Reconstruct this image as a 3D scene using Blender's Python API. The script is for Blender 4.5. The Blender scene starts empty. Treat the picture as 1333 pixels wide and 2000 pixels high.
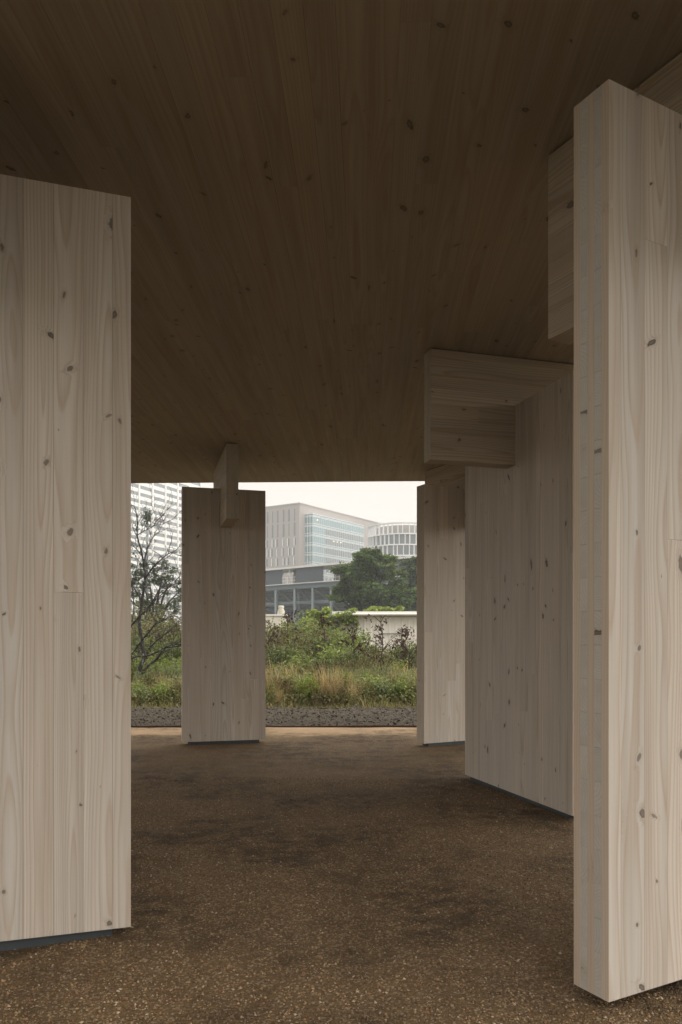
import bpy, math, random
import numpy as np
from mathutils import Vector, Matrix

R = math.radians
rnd = random.Random(7)
sc = bpy.context.scene
col = sc.collection

# ------------------------------------------------------------------ camera
cam = bpy.data.cameras.new('camera')
cam_ob = bpy.data.objects.new('camera', cam)
col.objects.link(cam_ob)
cam_ob.location = (0, 0, 1.5)
cam_ob.rotation_euler = (R(90), 0, 0)
cam.sensor_fit = 'HORIZONTAL'
cam.sensor_width = 36
cam.lens = 36 * 1500 / 1333
cam.shift_y = 255.3 / 1333
cam.clip_start = 0.05
cam.clip_end = 3000
sc.camera = cam_ob

# ------------------------------------------------------------------ sky, sun, exposure
SUN_EL, SUN_AZ = 60, 80          # soft bright cloud high on the right
world = bpy.data.worlds.new('World')
sc.world = world
world.use_nodes = True
wt = world.node_tree
wt.nodes.clear()
w_out = wt.nodes.new('ShaderNodeOutputWorld')
w_bg = wt.nodes.new('ShaderNodeBackground')
w_sky = wt.nodes.new('ShaderNodeTexSky')
w_sky.sky_type = 'NISHITA'
w_sky.sun_disc = False
w_sky.sun_elevation = R(SUN_EL)
w_sky.sun_rotation = R(SUN_AZ)
w_sky.dust_density = 6
w_mix = wt.nodes.new('ShaderNodeMix')
w_mix.data_type = 'RGBA'
w_mix.inputs['Factor'].default_value = 0.97      # low cloud and mist over the clear sky
w_mix.inputs['B'].default_value = (2.68, 2.38, 2.1, 1)
wt.links.new(w_sky.outputs[0], w_mix.inputs['A'])
wt.links.new(w_mix.outputs['Result'], w_bg.inputs['Color'])
w_bg.inputs['Strength'].default_value = 0.10
wt.links.new(w_bg.outputs[0], w_out.inputs[0])

sun = bpy.data.lights.new('sun', 'SUN')
sun.energy = 1.5
sun.angle = R(120)
sun.color = (1, 0.96, 0.9)
sun_ob = bpy.data.objects.new('sun', sun)
col.objects.link(sun_ob)
sun_ob.location = (0, -20, 40)
_d = Vector((math.sin(R(SUN_AZ)) * math.cos(R(SUN_EL)), math.cos(R(SUN_AZ)) * math.cos(R(SUN_EL)), math.sin(R(SUN_EL))))
sun_ob.rotation_euler = _d.to_track_quat('Z', 'Y').to_euler()

sc.view_settings.view_transform = 'Standard'
sc.view_settings.look = 'None'
sc.view_settings.gamma = 1
sc.view_settings.use_curve_mapping = False
sc.view_settings.exposure = 1.9
sc.render.engine = 'CYCLES'
cy = sc.cycles
cy.max_bounces = 8
cy.diffuse_bounces = 5
cy.glossy_bounces = 3
cy.transmission_bounces = 3
cy.transparent_max_bounces = 8
cy.volume_bounces = 1
cy.use_denoising = True
cy.caustics_reflective = False
cy.caustics_refractive = False

# ------------------------------------------------------------------ helpers
def tag(o, label=None, cat=None, group=None, kind=None):
    if label: o['label'] = label
    if cat: o['category'] = cat
    if group: o['group'] = group
    if kind: o['kind'] = kind
    return o

def empty(name, loc=(0, 0, 0), rz=0.0):
    o = bpy.data.objects.new(name, None)
    o.empty_display_size = 0.2
    col.objects.link(o)
    o.location = loc
    o.rotation_euler = (0, 0, rz)
    return o

def link(name, me, parent=None, loc=(0, 0, 0), rot=(0, 0, 0), scale=(1, 1, 1)):
    o = bpy.data.objects.new(name, me)
    col.objects.link(o)
    o.location = loc
    o.rotation_euler = rot
    o.scale = scale
    if parent: o.parent = parent
    return o

def copy_tree(o, parent=None):
    c = o.copy()
    col.objects.link(c)
    c.parent = parent
    for ch in list(o.children):
        copy_tree(ch, c)
    return c

class MB:
    """collects geometry for one mesh"""
    def __init__(s):
        s.v, s.f = [], []
    def box(s, x0, x1, y0, y1, z0, z1, m=None):
        n = len(s.v)
        pts = [(x, y, z) for z in (z0, z1) for y in (y0, y1) for x in (x0, x1)]
        if m is not None: pts = [tuple(m @ Vector(p)) for p in pts]
        s.v += pts
        for q in ((0, 2, 3, 1), (4, 5, 7, 6), (0, 1, 5, 4), (2, 6, 7, 3), (0, 4, 6, 2), (1, 3, 7, 5)):
            s.f.append(tuple(n + i for i in q))
        return s
    def tube(s, pts, rad, k=6):
        pts = [Vector(p) for p in pts]
        n0 = len(s.v)
        for i, p in enumerate(pts):
            d = (pts[min(i + 1, len(pts) - 1)] - pts[max(i - 1, 0)])
            d = d.normalized() if d.length > 1e-9 else Vector((0, 0, 1))
            a = d.cross(Vector((0.3, 1, 0.1)))
            if a.length < 1e-4: a = d.cross(Vector((1, 0, 0)))
            a.normalize(); b = d.cross(a)
            r = rad[i] if isinstance(rad, (list, tuple)) else rad
            for j in range(k):
                t = 2 * math.pi * j / k
                s.v.append(tuple(p + a * (math.cos(t) * r) + b * (math.sin(t) * r)))
        for i in range(len(pts) - 1):
            for j in range(k):
                j2 = (j + 1) % k
                s.f.append((n0 + i * k + j, n0 + i * k + j2, n0 + (i + 1) * k + j2, n0 + (i + 1) * k + j))
        s.f.append(tuple(n0 + (len(pts) - 1) * k + j for j in range(k)))
        return s
    def lathe(s, prof, k=24):
        n0 = len(s.v)
        for r, z in prof:
            for j in range(k):
                t = 2 * math.pi * j / k
                s.v.append((r * math.cos(t), r * math.sin(t), z))
        for i in range(len(prof) - 1):
            for j in range(k):
                j2 = (j + 1) % k
                s.f.append((n0 + i * k + j, n0 + i * k + j2, n0 + (i + 1) * k + j2, n0 + (i + 1) * k + j))
        return s
    def mesh(s, mat, smooth=False):
        me = bpy.data.meshes.new('mesh')
        me.from_pydata(s.v, [], s.f)
        me.materials.append(mat)
        if smooth: me.polygons.foreach_set('use_smooth', [True] * len(me.polygons))
        me.update()
        return me
    def build(s, name, mat, parent=None, loc=(0, 0, 0), smooth=False, rot=(0, 0, 0)):
        return link(name, s.mesh(mat, smooth), parent, loc, rot)

def np_mesh(V, F, mat, smooth=False):
    """V (n,3) and F (m,k) arrays -> mesh"""
    me = bpy.data.meshes.new('mesh')
    k = F.shape[1]
    me.vertices.add(len(V)); me.vertices.foreach_set('co', V.astype(np.float32).ravel())
    me.loops.add(F.size); me.loops.foreach_set('vertex_index', F.astype(np.int32).ravel())
    me.polygons.add(len(F))
    me.polygons.foreach_set('loop_start', np.arange(0, F.size, k, dtype=np.int32))
    if smooth: me.polygons.foreach_set('use_smooth', np.ones(len(F), dtype=bool))
    me.materials.append(mat)
    me.update(calc_edges=True)
    return me

# ------------------------------------------------------------------ node helpers
class N:
    def __init__(s, name):
        s.m = bpy.data.materials.new(name)
        s.m.use_nodes = True
        s.t = s.m.node_tree
        s.t.nodes.clear()
        s.out = s.t.nodes.new('ShaderNodeOutputMaterial')
    def n(s, kind, **kw):
        x = s.t.nodes.new('ShaderNode' + kind)
        for k, v in kw.items(): setattr(x, k, v)
        return x
    def put(s, sock, v):
        if isinstance(v, bpy.types.NodeSocket): s.t.links.new(v, sock)
        elif v is not None: sock.default_value = v
    def math(s, op, a, b=None, c=None, clamp=False):
        x = s.n('Math', operation=op); x.use_clamp = clamp
        for i, v in enumerate((a, b, c)):
            if v is not None: s.put(x.inputs[i], v)
        return x.outputs[0]
    def mix(s, f, a, b, blend='MIX'):
        x = s.n('Mix', data_type='RGBA', blend_type=blend)
        s.put(x.inputs[0], f)
        for i, v in ((6, a), (7, b)):
            if isinstance(v, tuple) and len(v) == 3: v = v + (1,)
            s.put(x.inputs[i], v)
        return x.outputs[2]
    def rng(s, v, a, b, c=0.0, d=1.0, kind='LINEAR'):
        x = s.n('MapRange', interpolation_type=kind); x.clamp = True
        for i, q in enumerate((v, a, b, c, d)): s.put(x.inputs[i], q)
        return x.outputs[0]
    def noise(s, vec, scale, detail=3, rough=0.5, dim='3D'):
        x = s.n('TexNoise', noise_dimensions=dim)
        s.put(x.inputs['Vector'], vec)
        x.inputs['Scale'].default_value = scale
        x.inputs['Detail'].default_value = detail
        x.inputs['Roughness'].default_value = rough
        return x.outputs['Fac']
    def xyz(s, x, y, z):
        q = s.n('CombineXYZ')
        for i, v in enumerate((x, y, z)): s.put(q.inputs[i], v)
        return q.outputs[0]
    def sep(s, v):
        q = s.n('SeparateXYZ'); s.put(q.inputs[0], v)
        return q.outputs
    def bump(s, h, strength, dist):
        q = s.n('Bump'); s.put(q.inputs['Height'], h)
        q.inputs['Strength'].default_value = strength
        q.inputs['Distance'].default_value = dist
        return q.outputs[0]
    def bsdf(s, color, rough=0.7, normal=None, metal=0.0, spec=0.5, alpha=None):
        b = s.n('BsdfPrincipled')
        if isinstance(color, tuple) and len(color) == 3: color = color + (1,)
        s.put(b.inputs['Base Color'], color)
        s.put(b.inputs['Roughness'], rough)
        s.put(b.inputs['Metallic'], metal)
        s.put(b.inputs['Specular IOR Level'], spec)
        if normal is not None: s.put(b.inputs['Normal'], normal)
        s.t.links.new(b.outputs[0], s.out.inputs[0])
        return s.m

def mat_wood(name, light, late, grey, ringy=1.1, vary=0.12):
    q = N(name)
    tc = q.n('TexCoord')
    x, y, z = q.sep(tc.outputs['Object'])
    oi = q.n('ObjectInfo').outputs['Random']
    wn = q.n('TexWhiteNoise', noise_dimensions='1D'); q.put(wn.inputs['W'], q.math('MULTIPLY', oi, 917.3))
    a, b, c = q.sep(wn.outputs['Color'])
    wn2 = q.n('TexWhiteNoise', noise_dimensions='1D'); q.put(wn2.inputs['W'], q.math('MULTIPLY_ADD', oi, 533.1, 7.7))
    a2, b2, c2 = q.sep(wn2.outputs['Color'])
    # knots: one candidate per 0.15 x 0.5 m cell
    KX, KZ = 0.15, 0.40
    ux = q.math('MULTIPLY_ADD', a, 60.0, q.math('DIVIDE', x, KX))
    uz = q.math('MULTIPLY_ADD', b, 60.0, q.math('DIVIDE', z, KZ))
    vo = q.n('TexVoronoi', voronoi_dimensions='2D', feature='F1')
    uv = q.xyz(ux, uz, 0.0)
    q.put(vo.inputs['Vector'], uv); vo.inputs['Scale'].default_value = 1.0
    sub = q.n('VectorMath', operation='SUBTRACT'); q.put(sub.inputs[0], uv); q.put(sub.inputs[1], vo.outputs['Position'])
    ox, oz, _ = q.sep(sub.outputs[0])
    kr, kg, kb = q.sep(vo.outputs['Color'])
    dx = q.math('MULTIPLY', ox, KX)
    dz = q.math('MULTIPLY', oz, KZ)
    dz = q.math('MULTIPLY', dz, q.math('MULTIPLY_ADD', kb, 0.75, 0.3))
    dxs = q.math('MULTIPLY_ADD', dz, q.math('MULTIPLY', q.math('SUBTRACT', kg, 0.5), 2.2), dx)
    edge = q.noise(tc.outputs['Object'], 55.0, 2)
    d = q.math('SQRT', q.math('ADD', q.math('MULTIPLY', dxs, dxs), q.math('MULTIPLY', dz, dz)))
    d = q.math('MULTIPLY', d, q.math('MULTIPLY_ADD', edge, 1.5, 0.25))
    krad = q.math('MULTIPLY', q.math('POWER', q.math('DIVIDE', q.math('MAXIMUM', q.math('SUBTRACT', kr, 0.36), 0.0), 0.64), 2.0), 0.0185)
    knot = q.rng(d, q.math('MULTIPLY', krad, 1.15), q.math('MULTIPLY', krad, 0.75), 0, 1, 'SMOOTHSTEP')
    knot = q.math('MULTIPLY', knot, q.math('GREATER_THAN', krad, 0.0015))
    core = q.rng(d, q.math('MULTIPLY', krad, 0.75), q.math('MULTIPLY', krad, 0.2), 0, 1, 'SMOOTHSTEP')
    infl = q.rng(d, q.math('MULTIPLY_ADD', krad, 3.0, 0.001), 0.0, 0, 1, 'SMOOTHSTEP')
    # growth rings cut through a log whose pith wanders along the board
    offv = q.xyz(q.math('MULTIPLY', a2, 80.0), q.math('MULTIPLY', b2, 80.0), q.math('MULTIPLY', c2, 80.0))
    def swirl(sx, sz, amp, det=2):
        v = q.n('VectorMath', operation='ADD'); q.put(v.inputs[0], q.xyz(q.math('MULTIPLY', x, sx), q.math('MULTIPLY', y, sx), q.math('MULTIPLY', z, sz))); q.put(v.inputs[1], offv)
        return q.math('MULTIPLY', q.math('SUBTRACT', q.noise(v.outputs[0], 1.0, det), 0.5), amp)
    px = q.math('MULTIPLY', q.math('SUBTRACT', a2, 0.5), 0.15)
    py = q.math('MULTIPLY', q.math('SUBTRACT', b2, 0.5), 0.30)
    rx = q.math('ADD', q.math('SUBTRACT', x, px), swirl(2.0, 0.55, 0.07))
    ry = q.math('ADD', q.math('SUBTRACT', y, py), swirl(2.0, 0.45, 0.12))
    rr = q.math('SQRT', q.math('ADD', q.math('MULTIPLY', rx, rx), q.math('MULTIPLY', ry, ry)))
    rr = q.math('ADD', rr, swirl(22.0, 1.6, 0.006))
    rr = q.math('ADD', rr, q.math('MULTIPLY', infl, q.math('MULTIPLY', krad, 0.9)))
    ring = q.math('FRACT', q.math('DIVIDE', rr, q.math('MULTIPLY_ADD', c, 0.008, 0.009)))
    lat = q.math('MULTIPLY', q.math('POWER', ring, 2.6), q.rng(ring, 1.0, 0.86, 0, 1))
    fine = q.math('ADD', swirl(160.0, 2.5, 0.22, 3), swirl(30.0, 0.8, 0.25, 2))
    base = q.mix(c2, light, grey)
    base = q.mix(q.rng(swirl(9.0, 0.5, 1.0), -0.05, 0.22, 0, 0.45), base, tuple(v * 0.82 for v in late))
    cc = q.mix(q.math('MULTIPLY', lat, ringy, clamp=True), base, late)
    fac = q.math('ADD', 1.0, fine)
    fac = q.math('MULTIPLY', fac, q.math('MULTIPLY_ADD', a, vary, 1 - vary / 2))
    cc = q.mix(1.0, cc, q.xyz(fac, fac, fac), 'MULTIPLY')
    nx, ny, nz = q.sep(tc.outputs['Normal'])
    endg = q.rng(q.math('ABSOLUTE', nz), 0.5, 0.8, 0, 0.5)
    cc = q.mix(endg, cc, (0.40, 0.425, 0.40))
    cc = q.mix(q.rng(q.math('ABSOLUTE', nx), 0.5, 0.8, 0, 0.45), cc, (0.52, 0.40, 0.285))
    cc = q.mix(q.math('MULTIPLY', infl, 0.28), cc, tuple(v * 0.6 for v in late))
    cc = q.mix(q.math('MULTIPLY', knot, q.math('MULTIPLY_ADD', kg, 0.4, 0.5)), cc, (0.075, 0.058, 0.045))
    cc = q.mix(q.math('MULTIPLY', q.math('MULTIPLY', core, knot), 0.6), cc, (0.25, 0.205, 0.165))
    bp = q.bump(q.math('ADD', q.math('MULTIPLY', lat, 0.6), q.math('MULTIPLY', knot, -0.7)), 0.25, 0.001)
    return q.bsdf(cc, 0.72, bp, spec=0.25)

def mat_plain(name, color, rough=0.7, var=0.12, scale=3.0, metal=0.0, spec=0.4, bump=0.0):
    q = N(name)
    tc = q.n('TexCoord').outputs['Object']
    n1 = q.noise(tc, scale, 4, 0.6)
    n2 = q.noise(tc, scale * 6, 3, 0.6)
    f = q.math('ADD', q.math('MULTIPLY', q.math('SUBTRACT', n1, 0.5), var * 2), q.math('MULTIPLY_ADD', q.math('SUBTRACT', n2, 0.5), var, 1.0))
    c = q.mix(1.0, color, q.xyz(f, f, f), 'MULTIPLY')
    return q.bsdf(c, rough, q.bump(n2, bump, 0.01) if bump else None, metal, spec)

def mat_leaf(name, c1, c2, c3=None, trans=0.35, rough=0.55):
    q = N(name)
    ri = q.n('NewGeometry').outputs['Random Per Island']
    oi = q.n('ObjectInfo').outputs['Random']
    pos = q.n('NewGeometry').outputs['Position']
    clump = q.noise(pos, 1.1, 2)
    c = q.mix(ri, c1, c2)
    if c3: c = q.mix(q.rng(q.math('FRACT', q.math('MULTIPLY', ri, 37.7)), 0.72, 0.8), c, c3)
    f = q.math('MULTIPLY', q.math('MULTIPLY_ADD', clump, 1.5, 0.25), q.math('MULTIPLY_ADD', oi, 0.3, 0.85))
    c = q.mix(1.0, c, q.xyz(f, f, f), 'MULTIPLY')
    b = q.n('BsdfPrincipled')
    q.put(b.inputs['Base Color'], c); b.inputs['Roughness'].default_value = rough
    b.inputs['Specular IOR Level'].default_value = 0.3
    t = q.n('BsdfTranslucent')
    q.put(t.inputs['Color'], q.mix(1.0, c, (1.1, 1.15, 0.7), 'MULTIPLY'))
    mx = q.n('MixShader'); mx.inputs[0].default_value = trans
    q.t.links.new(b.outputs[0], mx.inputs[1]); q.t.links.new(t.outputs[0], mx.inputs[2])
    q.t.links.new(mx.outputs[0], q.out.inputs[0])
    return q.m

M = {}
M['wood'] = mat_wood('whitewashed_pine', (0.595, 0.54, 0.47), (0.445, 0.355, 0.27), (0.545, 0.515, 0.465))
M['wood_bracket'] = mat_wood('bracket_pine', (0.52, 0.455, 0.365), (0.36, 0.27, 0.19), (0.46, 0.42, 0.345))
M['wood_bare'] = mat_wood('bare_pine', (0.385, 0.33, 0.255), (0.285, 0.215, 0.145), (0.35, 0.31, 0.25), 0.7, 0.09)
M['steel_dark'] = mat_plain('dark_steel', (0.06, 0.072, 0.078), 0.55, 0.2, 8, 0.3)
M['rust'] = mat_plain('rusted_edging', (0.075, 0.035, 0.022), 0.8, 0.4, 9)
M['slab'] = mat_plain('roof_slab', (0.35, 0.28, 0.2), 0.8)

def mat_gravel():
    q = N('gravel')
    pos = q.n('NewGeometry').outputs['Position']
    v = q.n('TexVoronoi', feature='F1'); q.put(v.inputs['Vector'], pos); v.inputs['Scale'].default_value = 95
    v.inputs['Randomness'].default_value = 1
    r, g, b = q.sep(v.outputs['Color'])
    c = q.mix(r, (0.085, 0.052, 0.024), (0.20, 0.132, 0.064))
    c = q.mix(q.rng(g, 0.84, 0.9), c, (0.36, 0.285, 0.2))
    c = q.mix(q.rng(b, 0.8, 0.9), c, (0.07, 0.045, 0.028))
    c = q.mix(0.5, c, (0.135, 0.089, 0.044))
    big = q.noise(pos, 0.65, 4, 0.6)
    mid = q.noise(pos, 5.0, 6, 0.75)
    damp = q.math('MULTIPLY', q.rng(big, 0.42, 0.56), q.rng(mid, 0.42, 0.56, 0.0, 1))
    f = q.rng(damp, 0, 1, 1.15, 0.5)
    f = q.math('MULTIPLY', f, q.rng(mid, 0.25, 0.75, 0.82, 1.15))
    # paler colour in a ragged band against the metal edging
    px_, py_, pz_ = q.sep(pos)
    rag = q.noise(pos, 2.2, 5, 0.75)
    pale_band = q.rng(q.math('MULTIPLY_ADD', q.math('SUBTRACT', rag, 0.5), 2.2, py_), 12.2, 12.75)
    c = q.mix(q.math('MULTIPLY', pale_band, 0.75), c, (0.40, 0.285, 0.17))
    c = q.mix(1.0, c, q.xyz(f, f, f), 'MULTIPLY')
    h = q.math('ADD', q.math('MULTIPLY', v.outputs['Distance'], -0.9), q.math('MULTIPLY', mid, 0.8))
    return q.bsdf(c, 0.9, q.bump(h, 0.8, 0.012), spec=0.25)
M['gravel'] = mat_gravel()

def mat_pebble():
    q = N('pebble')
    g = q.n('NewGeometry')
    ri = g.outputs['Random Per Island']
    c = q.mix(ri, (0.085, 0.053, 0.026), (0.35, 0.245, 0.135))
    r2 = q.math('FRACT', q.math('MULTIPLY', ri, 91.7))
    c = q.mix(q.rng(r2, 0.88, 0.93), c, (0.42, 0.33, 0.235))
    c = q.mix(q.rng(r2, 0.22, 0.16), c, (0.25, 0.13, 0.07))
    big = q.noise(g.outputs['Position'], 0.65, 4, 0.6)
    mid = q.noise(g.outputs['Position'], 5.0, 6, 0.75)
    damp = q.math('MULTIPLY', q.rng(big, 0.42, 0.56), q.rng(mid, 0.42, 0.56, 0.0, 1))
    f = q.rng(damp, 0, 1, 1.15, 0.45)
    c = q.mix(1.0, c, q.xyz(f, f, f), 'MULTIPLY')
    return q.bsdf(c, 0.75, spec=0.35)
M['pebble'] = mat_pebble()

def mat_soil(name, c1, c2, sc1=9):
    q = N(name)
    pos = q.n('NewGeometry').outputs['Position']
    a = q.noise(pos, sc1, 5, 0.7); b = q.noise(pos, sc1 * 5, 4, 0.7)
    c = q.mix(q.rng(q.math('ADD', q.math('MULTIPLY', a, 0.6), q.math('MULTIPLY', b, 0.5)), 0.38, 0.75), c1, c2)
    c = q.mix(q.rng(b, 0.69, 0.76), c, tuple(min(0.4, v * 2.2) for v in c2))
    return q.bsdf(c, 0.95, q.bump(b, 0.8, 0.03), spec=0.15)
M['soil'] = mat_soil('dark_soil', (0.027, 0.0225, 0.017), (0.125, 0.107, 0.083))
M['earth'] = mat_soil('scrub_earth', (0.05, 0.05, 0.025), (0.12, 0.1, 0.055), 2)
def mat_clod():
    q = N('soil_clod')
    ri = q.n('NewGeometry').outputs['Random Per Island']
    return q.bsdf(q.mix(q.math('POWER', ri, 1.6), (0.028, 0.023, 0.018), (0.15, 0.13, 0.10)), 0.95, spec=0.15)
M['clod'] = mat_clod()

M['leaf_green'] = mat_leaf('leaf_green', (0.075, 0.10, 0.035), (0.185, 0.215, 0.08))
M['leaf_bright'] = mat_leaf('leaf_bright', (0.14, 0.195, 0.05), (0.29, 0.335, 0.10))
M['leaf_yellow'] = mat_leaf('leaf_yellow', (0.19, 0.25, 0.05), (0.34, 0.38, 0.10))
M['leaf_feather'] = mat_leaf('leaf_feather', (0.14, 0.175, 0.075), (0.28, 0.31, 0.15))
M['leaf_dead'] = mat_leaf('leaf_dead', (0.035, 0.018, 0.013), (0.095, 0.05, 0.033), trans=0.1)
M['leaf_mixed'] = mat_leaf('leaf_mixed', (0.095, 0.115, 0.04), (0.21, 0.225, 0.09), (0.14, 0.08, 0.045))
M['leaf_tree'] = mat_leaf('leaf_tree', (0.032, 0.068, 0.016), (0.13, 0.19, 0.045))
M['leaf_dark'] = mat_leaf('leaf_dark', (0.035, 0.06, 0.03), (0.08, 0.11, 0.055))
M['straw'] = mat_leaf('straw', (0.32, 0.22, 0.11), (0.50, 0.38, 0.21), trans=0.25)
M['grass'] = mat_leaf('grass_blade', (0.15, 0.165, 0.06), (0.30, 0.27, 0.12), (0.44, 0.34, 0.18), trans=0.3)
M['bark'] = mat_plain('bark', (0.032, 0.027, 0.025), 0.95, 0.4, 14)
M['stem_dark'] = mat_plain('stem_dark', (0.05, 0.036, 0.028), 0.95, 0.3, 14)

def mat_lichen():
    q = N('lichen_bark')
    pos = q.n('NewGeometry').outputs['Position']
    a = q.noise(pos, 9, 4, 0.7)
    c = q.mix(q.rng(a, 0.55, 0.66), (0.03, 0.027, 0.025), (0.24, 0.26, 0.235))
    return q.bsdf(c, 0.95)
M['lichen'] = mat_lichen()
M['conc_pink'] = mat_plain('pinkish_concrete', (0.31, 0.28, 0.26), 0.85, 0.06, 0.15)
M['conc_white'] = mat_plain('white_cladding', (0.74, 0.735, 0.71), 0.7, 0.03, 0.1)
M['frame_white'] = mat_plain('white_frame', (0.72, 0.74, 0.74), 0.5, 0.03, 0.5)
M['glass_teal'] = mat_plain('teal_glass', (0.09, 0.205, 0.235), 0.12, 0.10, 0.12, spec=0.7)
M['glass_dark'] = mat_plain('dark_glass', (0.065, 0.085, 0.095), 0.12, 0.12, 0.2, spec=0.6)
M['glass_grey'] = mat_plain('grey_window', (0.075, 0.095, 0.105), 0.15, 0.10, 0.08, spec=0.6)
M['steel_grey'] = mat_plain('painted_grey_steel', (0.105, 0.145, 0.165), 0.6, 0.08, 0.6)
M['steel_pale'] = mat_plain('pale_grey_steel', (0.24, 0.30, 0.32), 0.6, 0.08, 0.6)
M['steel_deck'] = mat_plain('dark_steel_deck', (0.035, 0.045, 0.05), 0.75, 0.15, 0.6)  # darkest steel tone of the stand, used for the treads
M['panel_grey'] = mat_plain('grey_wall_panel', (0.08, 0.098, 0.122), 0.6, 0.05, 0.5)
M['brown_wall'] = mat_plain('brown_inner_wall', (0.22, 0.17, 0.14), 0.8)
M['shed'] = mat_plain('cream_metal', (0.78, 0.75, 0.69), 0.6, 0.04, 0.6)
M['shed_roof'] = mat_plain('white_roof_metal', (0.76, 0.745, 0.70), 0.5, 0.04, 0.7)
M['cream'] = mat_plain('cream_paint', (0.70, 0.68, 0.58), 0.6, 0.08, 3)
M['pole'] = mat_plain('pole_metal', (0.22, 0.24, 0.245), 0.5, 0.08, 2)

# ------------------------------------------------------------------ ground
def grid(name, x0, x1, y0, y1, step, zf, mat, kind='structure'):
    xs = np.arange(x0, x1 + step * 0.5, step); ys = np.arange(y0, y1 + step * 0.5, step)
    X, Y = np.meshgrid(xs, ys)
    Z = zf(X, Y)
    V = np.stack([X.ravel(), Y.ravel(), Z.ravel()], 1)
    nx = len(xs)
    i, j = np.meshgrid(np.arange(nx - 1), np.arange(len(ys) - 1))
    a = (j * nx + i).ravel()
    F = np.stack([a, a + 1, a + 1 + nx, a + nx], 1)
    o = link(name, np_mesh(V, F, mat, True))
    o['kind'] = kind
    return o

def waves(X, Y, seed, comps, smin, smax):
    g = np.random.default_rng(seed)
    Z = np.zeros_like(X)
    for _ in range(comps):
        s = np.exp(g.uniform(np.log(smin), np.log(smax)))
        a = g.uniform(0, 2 * np.pi); p = g.uniform(0, 6.3)
        Z += np.sin((X * np.cos(a) + Y * np.sin(a)) * s + p)
    return Z / math.sqrt(comps)

big = MB()
big.v = [(-690, -300, -0.12), (690, -300, -0.12), (690, 690, -0.12), (-690, 690, -0.12)]
big.f = [(0, 1, 2, 3)]
tag(big.build('ground', M['earth']), kind='structure')

def z_gravel(X, Y): return 0.006 * waves(X, Y, 3, 14, 1.0, 12.0) + 0.002
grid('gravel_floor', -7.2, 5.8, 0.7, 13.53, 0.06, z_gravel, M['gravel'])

def z_soil(X, Y):
    e = np.clip((Y - 13.58) / 0.6, 0, 1)
    return -0.005 + e * (0.022 * waves(X, Y, 5, 18, 2, 20) + 0.018 * waves(X, Y * 1.8, 6, 14, 14, 45)) + 0.01 * e
grid('bare_soil', -16, 16, -7, 13.5, 0.5, lambda X, Y: np.full_like(X, -0.035), M['soil'])
grid('soil_strip', -16, 16, 13.58, 17.6, 0.05, z_soil, M['soil'])

def z_scrub(X, Y):
    e = np.clip((Y - 17.5) / 3, 0, 1)
    return -0.01 + e * (0.06 * waves(X, Y, 9, 14, 0.5, 4)) + 0.02
grid('scrub_ground', -40, 40, 17.5, 60, 0.5, z_scrub, M['earth'])

ed = MB()
NSEG = 40
for k in range(NSEG):
    x0 = -13 + 26 * k / NSEG; x1 = -13 + 26 * (k + 1) / NSEG
    ya = 13.545 + 0.008 * math.sin(x0 * 1.3); yb = 13.545 + 0.008 * math.sin(x1 * 1.3)
    za = 0.035 + 0.006 * math.sin(x0 * 2.1); zb = 0.035 + 0.006 * math.sin(x1 * 2.1)
    n = len(ed.v)
    ed.v += [(x0, ya, -0.1), (x1, yb, -0.1), (x1, yb, zb), (x0, ya, za), (x0, ya + 0.02, -0.1), (x1, yb + 0.02, -0.1), (x1, yb + 0.02, zb), (x0, ya + 0.02, za)]
    ed.f += [(n, n + 1, n + 2, n + 3), (n + 5, n + 4, n + 7, n + 6), (n + 3, n + 2, n + 6, n + 7)]
tag(ed.build('edging_strip', M['rust']), 'thin rust-brown metal edging strip between gravel and dark soil', 'edging')

# pebbles lying loose on the gravel floor
def pebbles(name, n, xr, yr, size, mat, zf, seed, bias=1.0, label=None, cat=None):
    g = np.random.default_rng(seed)
    y = yr[0] + (yr[1] - yr[0]) * g.random(n) ** bias
    x = g.uniform(xr[0], xr[1], n)
    z = zf(x, y)
    s = size[0] * (size[1] / size[0]) ** (g.random(n) ** 1.6)
    base = np.array([(1, 0, 0), (-1, 0, 0), (0, 1, 0), (0, -1, 0), (0, 0, 1), (0, 0, -1)], float)
    V = base[None] * s[:, None, None] * g.uniform(0.55, 1.25, (n, 6, 1)) + g.normal(0, 0.22, (n, 6, 3)) * s[:, None, None]
    V[:, :, 2] *= 0.75
    a = g.uniform(0, 6.28, n); ca, sa = np.cos(a)[:, None], np.sin(a)[:, None]
    VX = V[:, :, 0] * ca - V[:, :, 1] * sa; VY = V[:, :, 0] * sa + V[:, :, 1] * ca
    V = np.stack([VX + x[:, None], VY + y[:, None], V[:, :, 2] + (z + s * 0.3)[:, None]], 2)
    T = np.array([(0, 2, 4), (2, 1, 4), (1, 3, 4), (3, 0, 4), (2, 0, 5), (1, 2, 5), (3, 1, 5), (0, 3, 5)])
    F = (T[None] + (np.arange(n) * 6)[:, None, None]).reshape(-1, 3)
    o = link(name, np_mesh(V.reshape(-1, 3), F, mat))
    return tag(o, label, cat, kind='stuff')
pebbles('gravel_stones', 120000, (-3.0, 3.2), (2.0, 8.5), (0.0028, 0.0088), M['pebble'], z_gravel, 11, 2.0,
        'loose brown pea gravel strewn over the pavilion floor', 'gravel')
pebbles('soil_clods', 22000, (-12, 10), (13.65, 17.6), (0.006, 0.034), M['clod'], z_soil, 12, 1.0,
        'crumbly dark soil clods heaped along the bare strip', 'soil')

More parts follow.
